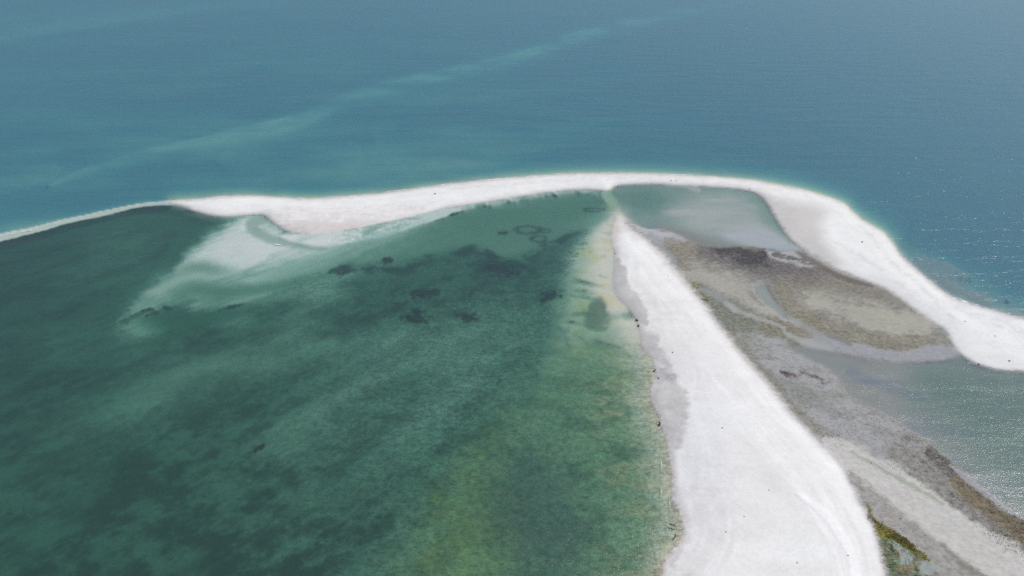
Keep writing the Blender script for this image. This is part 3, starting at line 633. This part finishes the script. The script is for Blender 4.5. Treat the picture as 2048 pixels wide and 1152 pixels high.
def driftwood(u, v, ang, length, rad, label, mat=None, group=None, rise=.1, branches=2, seed=1):
    """a lying trunk with broken branch stubs; ang is its heading on the ground"""
    rr = random.Random(seed); t = empty('driftwood', spot(u, v, water=True), ang); mat = mat or M_wood
    pts = [(-length/2+length*k/6, rr.uniform(-.06, .06)*length, rad*.7+rise*(k/6)**2*length) for k in range(7)]
    vv_, ff = limb(pts, [rad*(1.25-.1*k) for k in range(7)], 8, seed); mesh_obj('trunk', vv_, ff, mat, t, True)
    for b in range(branches):
        k = 2+b % 4; p = Vector(pts[k]); side = 1 if b % 2 else -1; L_ = length*rr.uniform(.28, .5)
        bp = [p, p+Vector((L_*.4, side*L_*.35, L_*.35)), p+Vector((L_*.6, side*L_*.8, L_*.75))]
        vv_, ff = limb(bp, [rad*.6, rad*.42, rad*.2], 6, seed+b); mesh_obj('branch', vv_, ff, mat, t, True)
    return tag(t, label, 'driftwood', group or 'driftwood washed up along the beach')
driftwood(1273.5, 641, R(115), 1.15, .17, 'dark driftwood log at the lagoon edge, upper of two beside the grey damp sand', rise=.15, seed=3)
driftwood(1276.5, 652, R(100), .95, .14, 'dark driftwood log at the lagoon edge, just below the larger one', rise=.15, seed=4)
driftwood(1263, 633, R(30), .6, .07, 'thin driftwood branch in the shallows above the two dark logs', rise=.2, branches=1, seed=5)
driftwood(1308.5, 742, R(20), .75, .10, 'forked brown driftwood snag where green water meets the beach', rise=.35, branches=4, seed=6)
driftwood(1316.5, 757, R(95), .65, .08, 'small dark driftwood piece below the forked snag', rise=.2, branches=2, seed=7)
driftwood(1319, 848.5, R(80), .8, .17, 'short thick dark driftwood stump at the waterline of the wide white beach', rise=.3, branches=2, seed=8)
driftwood(1346, 1051, R(-35), 1.3, .10, 'dark sunken driftwood branch in the bay at the bottom of the beach', rise=.08, branches=3, seed=9)
driftwood(1350, 1073, R(60), .8, .09, 'brown driftwood piece below the sunken branch in the small bay', rise=.1, branches=3, seed=10)
driftwood(1801.5, 1037.5, R(10), .5, .05, 'small dark driftwood chip on grey sand right of the standing stake', rise=.1, branches=1, seed=12)
# the stake standing in the algae
st = empty('wooden_stake', spot(1761, 1053.5), 0)
vv_, ff = limb([(0, 0, -.2), (.06, .05, .35), (.10, .12, .8), (.20, .16, 1.3)], [.065, .06, .05, .03], 8, 21); mesh_obj('post', vv_, ff, M_wood, st, True)
vv_, ff = limb([(.08, .1, .7), (.18, .06, .92), (.22, .02, 1.02)], [.03, .022, .012], 6, 22); mesh_obj('branch', vv_, ff, M_wood, st, True)
tag(st, 'thin dark wooden stake leaning out of the olive algae strip', 'stake')

def weed_clump(u, v, size, label, seed, mat=None, name='seaweed_clump', cat='seaweed'):
    """a tangled heap of flat fronds"""
    rr = random.Random(seed); V_, F_ = [], []
    for k in range(26):
        a = rr.uniform(0, 6.28); l = size*rr.uniform(.3, .62); h = size*rr.uniform(.05, .35); w_ = size*rr.uniform(.06, .14)
        d = Vector((math.cos(a), math.sin(a), 0)); q = Vector((-d.y, d.x, 0)); o0 = Vector((rr.uniform(-.2, .2)*size, rr.uniform(-.2, .2)*size, 0))
        pts = [o0-q*w_*.4, o0+q*w_*.4, o0+d*l*.5+q*w_+Vector((0, 0, h)), o0+d*l*.5-q*w_+Vector((0, 0, h)), o0+d*l+Vector((0, 0, h*.2))]
        b = len(V_); V_ += pts; F_ += [(b, b+1, b+2, b+3), (b+3, b+2, b+4)]
    o = mesh_obj(name, V_, F_, mat or M_scrap); o.location = spot(u, v, water=True); return tag(o, label, cat, 'seaweed scraps scattered over the sand')
for k, (u, v, sz, lab) in enumerate([
    (870, 388, 1.5, 'dark seaweed clump alone on the middle of the long white spit'),
    (1236, 372, 1.0, 'dark seaweed clump at the inner edge of the spit where the two waters meet'),
    (1342, 361, 1.1, 'dark seaweed clump on the thin part of the spit above the grey pond'),
    (1352, 362, .8, 'smaller dark seaweed scrap just right of the clump above the grey pond'),
    (1500, 378, .9, 'dark seaweed scrap on the spit above the top right corner of the pond'),
    (1724, 484, 1.2, 'dark seaweed clump on the broad bend of the right-hand spit'),
    (1336, 552, .7, 'dark speck of seaweed near the east side of the narrow upper beach'),
    (1261, 574, .6, 'dark speck of seaweed beside the upper grey damp patch'),
    (1230, 507, .9, 'dark seaweed clump at the very top of the grey damp patch'),
    (1345, 705, .7, 'dark seaweed scrap beside the damp patch halfway down the beach'),
    (1238, 777, .6, 'dark seaweed scrap floating in the green shallows off the beach'),
    (1444.5, 856, .6, 'dark seaweed scrap alone in the middle of the wide white sand'),
    (1452, 1064, .45, 'round dark seaweed scrap low on the sand, right of the small bay'),
    (1488, 1033, .4, 'small seaweed scrap up and right of the round one by the small bay'),
    (1538, 980, .4, 'small seaweed scrap on the white sand left of the curved sand ridge'),
    (1594, 1126, .4, 'small seaweed scrap on the sand nearest the bottom of the picture, left of the ridge'),
    (1696, 1111, .45, 'pale brown seaweed scrap lying against the curved sand ridge'),
    (2019, 722, .9, 'dark seaweed clump at the lower edge of the right-hand spit by the frame'),
    (1957, 728, .8, 'dark seaweed clump at the waterline where the right-hand spit turns'),
    (1990, 672, .7, 'dark seaweed scrap in the middle of the right-hand spit near the frame'),
    (1930, 643, .7, 'dark seaweed scrap on the upper part of the right-hand spit'),
    (1627, 835, .5, 'small rusty weed tuft on the grey plain beside the wide sand')]):
    weed_clump(u, v, sz*.62, lab, 100+k)

def bird(u, v, height, label, seed):
    x, y = ground_at(u, v, height); t = empty('bird', (float(x), float(y), height), R(seed*50))
    bv, bf = limb([(-.38, 0, 0), (-.25, 0, .01), (0, 0, .02), (.22, 0, .03), (.34, 0, .05), (.44, 0, .04)], [.02, .07, .10, .08, .05, .012], 8, seed); mesh_obj('body', bv, bf, M_bird, t, True)
    for sd_ in (-1, 1):
        w_ = [(.12, sd_*.07, .05), (-.14, sd_*.07, .05), (-.02, sd_*.40, .17), (.14, sd_*.38, .17), (-.10, sd_*.78, .10)]
        w2 = [(a, b, c-.015) for a, b, c in w_]
        mesh_obj('wing', w_+w2, [(0, 1, 2, 3), (3, 2, 4), (8, 7, 6, 5), (9, 7, 8), (0, 3, 8, 5), (3, 4, 9, 8), (4, 2, 7, 9), (2, 1, 6, 7)], M_bird, t)
    return tag(t, label, 'bird', 'birds over the open sea')
bird(1386, 71, 5, 'dark bird flying low over the open sea near the top of the picture', 1)
bird(1636, 181, 4, 'dark bird over the open sea, nearer the spit than the other one', 2)

# ------------------------------------------------------------------ uncountable litter, weed, painted glints and foam
def bilinear(A, u, v):
    i = ((u-us[0])/ST); j = ((v-vv[0])/ST); i0 = i.astype(int); j0 = j.astype(int); fi = i-i0; fj = j-j0
    return A[j0, i0]*(1-fi)*(1-fj)+A[j0, i0+1]*fi*(1-fj)+A[j0+1, i0]*(1-fi)*fj+A[j0+1, i0+1]*fi*fj
def scatter(name, dens, box, count, smin, smax, mat, tall=.4, seed=1, minz=-.02):
    g_ = np.random.default_rng(seed); u = g_.uniform(box[0], box[2], count*40); v = g_.uniform(box[1], box[3], count*40)
    keep = bilinear(dens, u, v) > g_.uniform(0, 1, u.size); u = u[keep][:count]; v = v[keep][:count]
    z = bilinear(Hh, u, v); ok = z > minz; u, v, z = u[ok], v[ok], z[ok]; x, y = ground_at(u, v, z)
    n = len(u); a = g_.uniform(0, 6.28, n); s_ = smin*(smax/smin)**(g_.uniform(0, 1, n)**1.6)
    # a low heap: an irregular five-sided rim round a raised crown
    k = 5; ring = np.arange(k)*2*np.pi/k
    rad = g_.uniform(.5, 1.0, (n, k))*s_[:, None]*.5; el = g_.uniform(.5, 1, n)
    px = rad*np.cos(ring); py = rad*np.sin(ring)*el[:, None]
    X = x[:, None]+px*np.cos(a)[:, None]-py*np.sin(a)[:, None]; Y = y[:, None]+px*np.sin(a)[:, None]+py*np.cos(a)[:, None]; Z = np.repeat(z[:, None]-.02, k, 1)
    P_ = np.concatenate([np.stack([X, Y, Z], -1), np.stack([x, y, z+s_*tall], -1)[:, None, :]], 1).reshape(-1, 3)
    b = np.arange(n)*(k+1); T_ = np.stack([np.stack([b+i, b+(i+1) % k, b+k], -1) for i in range(k)], 1).reshape(-1, 3)
    me = bpy.data.meshes.new(name); me.from_pydata(P_.tolist(), [], T_.tolist()); me.materials.append(mat); o = bpy.data.objects.new(name, me); C.objects.link(o)
    return tag(o, kind='stuff')
clump = sm(fbm(X0/3, Y0/2.2, 201, 4, .65), .42, .62)
wA = (line([(1800, 868), (1850, 893), (1900, 930), (1950, 980), (2000, 1030), (2060, 1070), (2200, 1140)], [8, 18, 30, 34, 36, 40], 26, 1.5)*(.25+clump))*(flat > .5)
scatter('weed_litter', np.clip(wA, 0, 1), (1760, 830, 2260, 1190), 8000, .08, .32, M_weed, .3, 2)
wB = plain_m*clump*.8+line([(1545, 738), (1600, 752), (1660, 766), (1690, 792)], 6, 12)*clump+line([(1640, 700), (1740, 712), (1820, 715)], 4, 8)*clump*.7
scatter('weed_litter', np.clip(wB, 0, 1)*(flat > .5), (1440, 660, 1920, 990), 4200, .10, .34, M_weed, .3, 3)
wC = sm(spitB, -3, 20)*.5+sm(spitA, -2, 8)*.5
scatter('shell_litter', wC*sm(fbm(X0/14, Y0/14, 203, 4), .4, .7), (400, 340, 2260, 1250), 2600, .04, .17, M_grey, .3, 4, .05)
scatter('bleached_shells', np.clip(area([(1300, 700), (1340, 720), (1380, 800), (1380, 900), (1340, 920), (1318, 850), (1304, 790)], 10)*clump, 0, 1), (1290, 690, 1390, 930), 700, .08, .24, M_shell, .25, 5, -.1)
mud_ = np.clip(dark*clump+line([(1320, 478), (1335, 505), (1352, 530)], 6, 8)*clump, 0, 1)*(flat > .5)
scatter('weed_litter', mud_, (1290, 470, 1700, 580), 2600, .12, .45, M_weed, .25, 6)
# algae: olive strip along the rim of the pool and green growth inside it
rimA = line([(1733, 1006), (1738, 1024), (1746, 1040), (1762, 1056), (1790, 1070), (1815, 1088), (1838, 1104), (1857, 1126)], [1, 2, 5, 7, 5, 3, 2], 3, 1.2)
al = np.clip(fray(rimA, 1)+blob(1772, 1068, 13, 7, 20, .5, .5)*.8+line([(1780, 1085), (1786, 1100), (1795, 1118)], 2, 3)*.7, 0, 1)
scatter('algae_mat', al*(.3+clump), (1725, 1000, 1870, 1160), 3000, .10, .34, M_algae, .35, 7, -.3)
scatter('pool_weed', pool*clump*.8, (1740, 1040, 1900, 1260), 2600, .10, .30, M_algae2, .3, 8, -.3)
scatter('algae_mat', np.clip(line([(1374, 562), (1388, 576), (1405, 594), (1425, 618)], [1, 4, 2], 4)*clump+.5*line([(1330, 484), (1350, 500), (1362, 530)], 4, 8)*clump, 0, 1), (1320, 470, 1440, 640), 900, .15, .4, M_algae, .3, 9, -.3)

# foam left by the wavelets, and sun glints imitated in the same white: thin raised ragged dashes lying on the water's edge
FV, FF = [], []
def foam_glint_dash(u0, v0, u1, v1, w_, seed):
    rr = random.Random(seed); n = max(3, int(math.hypot(u1-u0, v1-v0)/4)); top = []
    for k in range(n+1):
        t = k/n; u = u0+(u1-u0)*t; v = v0+(v1-v0)*t+rr.uniform(-.5, .5); z = max(height_at(u, v), 0)+.02
        x, y = ground_at(u, v, z); h = w_*math.sin(math.pi*min(max(t, .04), .96))*rr.uniform(.35, 1)
        dx, dy = (ground_at(u+(u1-u0)*.01, v+(v1-v0)*.01, z)); dx -= x; dy -= y; l = math.hypot(dx, dy)+1e-9; nx, ny = -dy/l, dx/l
        top.append(((x+nx*h, y+ny*h, z), (x, y, z+.03+.1*h), (x-nx*h, y-ny*h, z)))
    b = len(FV)
    for a in top: FV.extend(a)
    for k in range(n):
        for q in (0, 1): FF.append((b+3*k+q, b+3*k+q+1, b+3*k+3+q+1, b+3*k+3+q))
rr = random.Random(5)
for u0, v0, u1, v1, w_ in [(18, 468, 32, 466, .28), (38, 465, 66, 459, .30), (110, 447, 116, 445, .2), (547, 488, 564, 489.5, .30), (552, 486.5, 556, 486, .2), (590, 395.5, 612, 397, .35), (700, 392.5, 716, 391, .3), (765, 384, 830, 377, .35),
                           (868, 371, 900, 368, .3), (950, 361, 1040, 354.5, .3), (1316, 347.5, 1390, 350.5, .3), (1902, 594, 1916, 598, .22), (1918, 598.5, 1940, 606, .28), (1942, 607, 1960, 611, .25), (1285, 349.5-3, 1300, 346.5, .25), (2000, 739, 2040, 741.5, .12),
                           (1930, 723, 1960, 731, .1), (1974, 733, 2000, 738, .1), (1985, 1001, 2000, 1012, .08), (2010, 1020, 2030, 1032, .08), (1322, 905, 1324, 960, .05), (1323, 965, 1322, 1000, .05), (1338, 985, 1340, 1020, .04)]:  # thin dashes off the beach and in the estuary are painted glints
    foam_glint_dash(u0, v0, u1, v1, w_, rr.random())
for k in range(34):                                  # painted glints and streaks on little wind-blown wavelets in the bay at the foot of the beach
    u = rr.gauss(1312, 16); v = rr.uniform(1056, 1125); l = rr.uniform(2, 9); foam_glint_dash(u, v, u+l*.55, v-l, .022, rr.random())
for k in range(26):  # sun sparkle on the lagoon, put in as tiny white dashes
    u = rr.uniform(1190, 1320); v = rr.uniform(950, 1150); foam_glint_dash(u, v, u+1.8, v+rr.uniform(-.6, .6), .07, rr.random())
for k in range(40):  # sparse sun sparkle on the open sea, drawn as short white dashes
    u = rr.uniform(1700, 2048); v = rr.uniform(300, 600)
    if v < 330+(u-1700)*.75: foam_glint_dash(u, v, u+rr.uniform(2, 5), v+rr.uniform(-.4, .6), .18, rr.random())
ns_ = spline(north_shore, False, 6)
for k in range(0, len(ns_)-6, 3):                    # broken line of swash along the sea side of the long spit
    if rr.random() < .5 and ns_[k][0] < 2048:
        a, b = ns_[k], ns_[min(k+rr.choice([1, 2, 3]), len(ns_)-1)]; q = rr.uniform(-.2, 2.2); foam_glint_dash(a[0]+q*.4, a[1]-q, b[0]+q*.4, b[1]-q-.3, .16 if a[0] < 1600 else .11, rr.random())
o = mesh_obj('foam_and_glints', FV, FF, M_foam_glint); tag(o, kind='stuff')
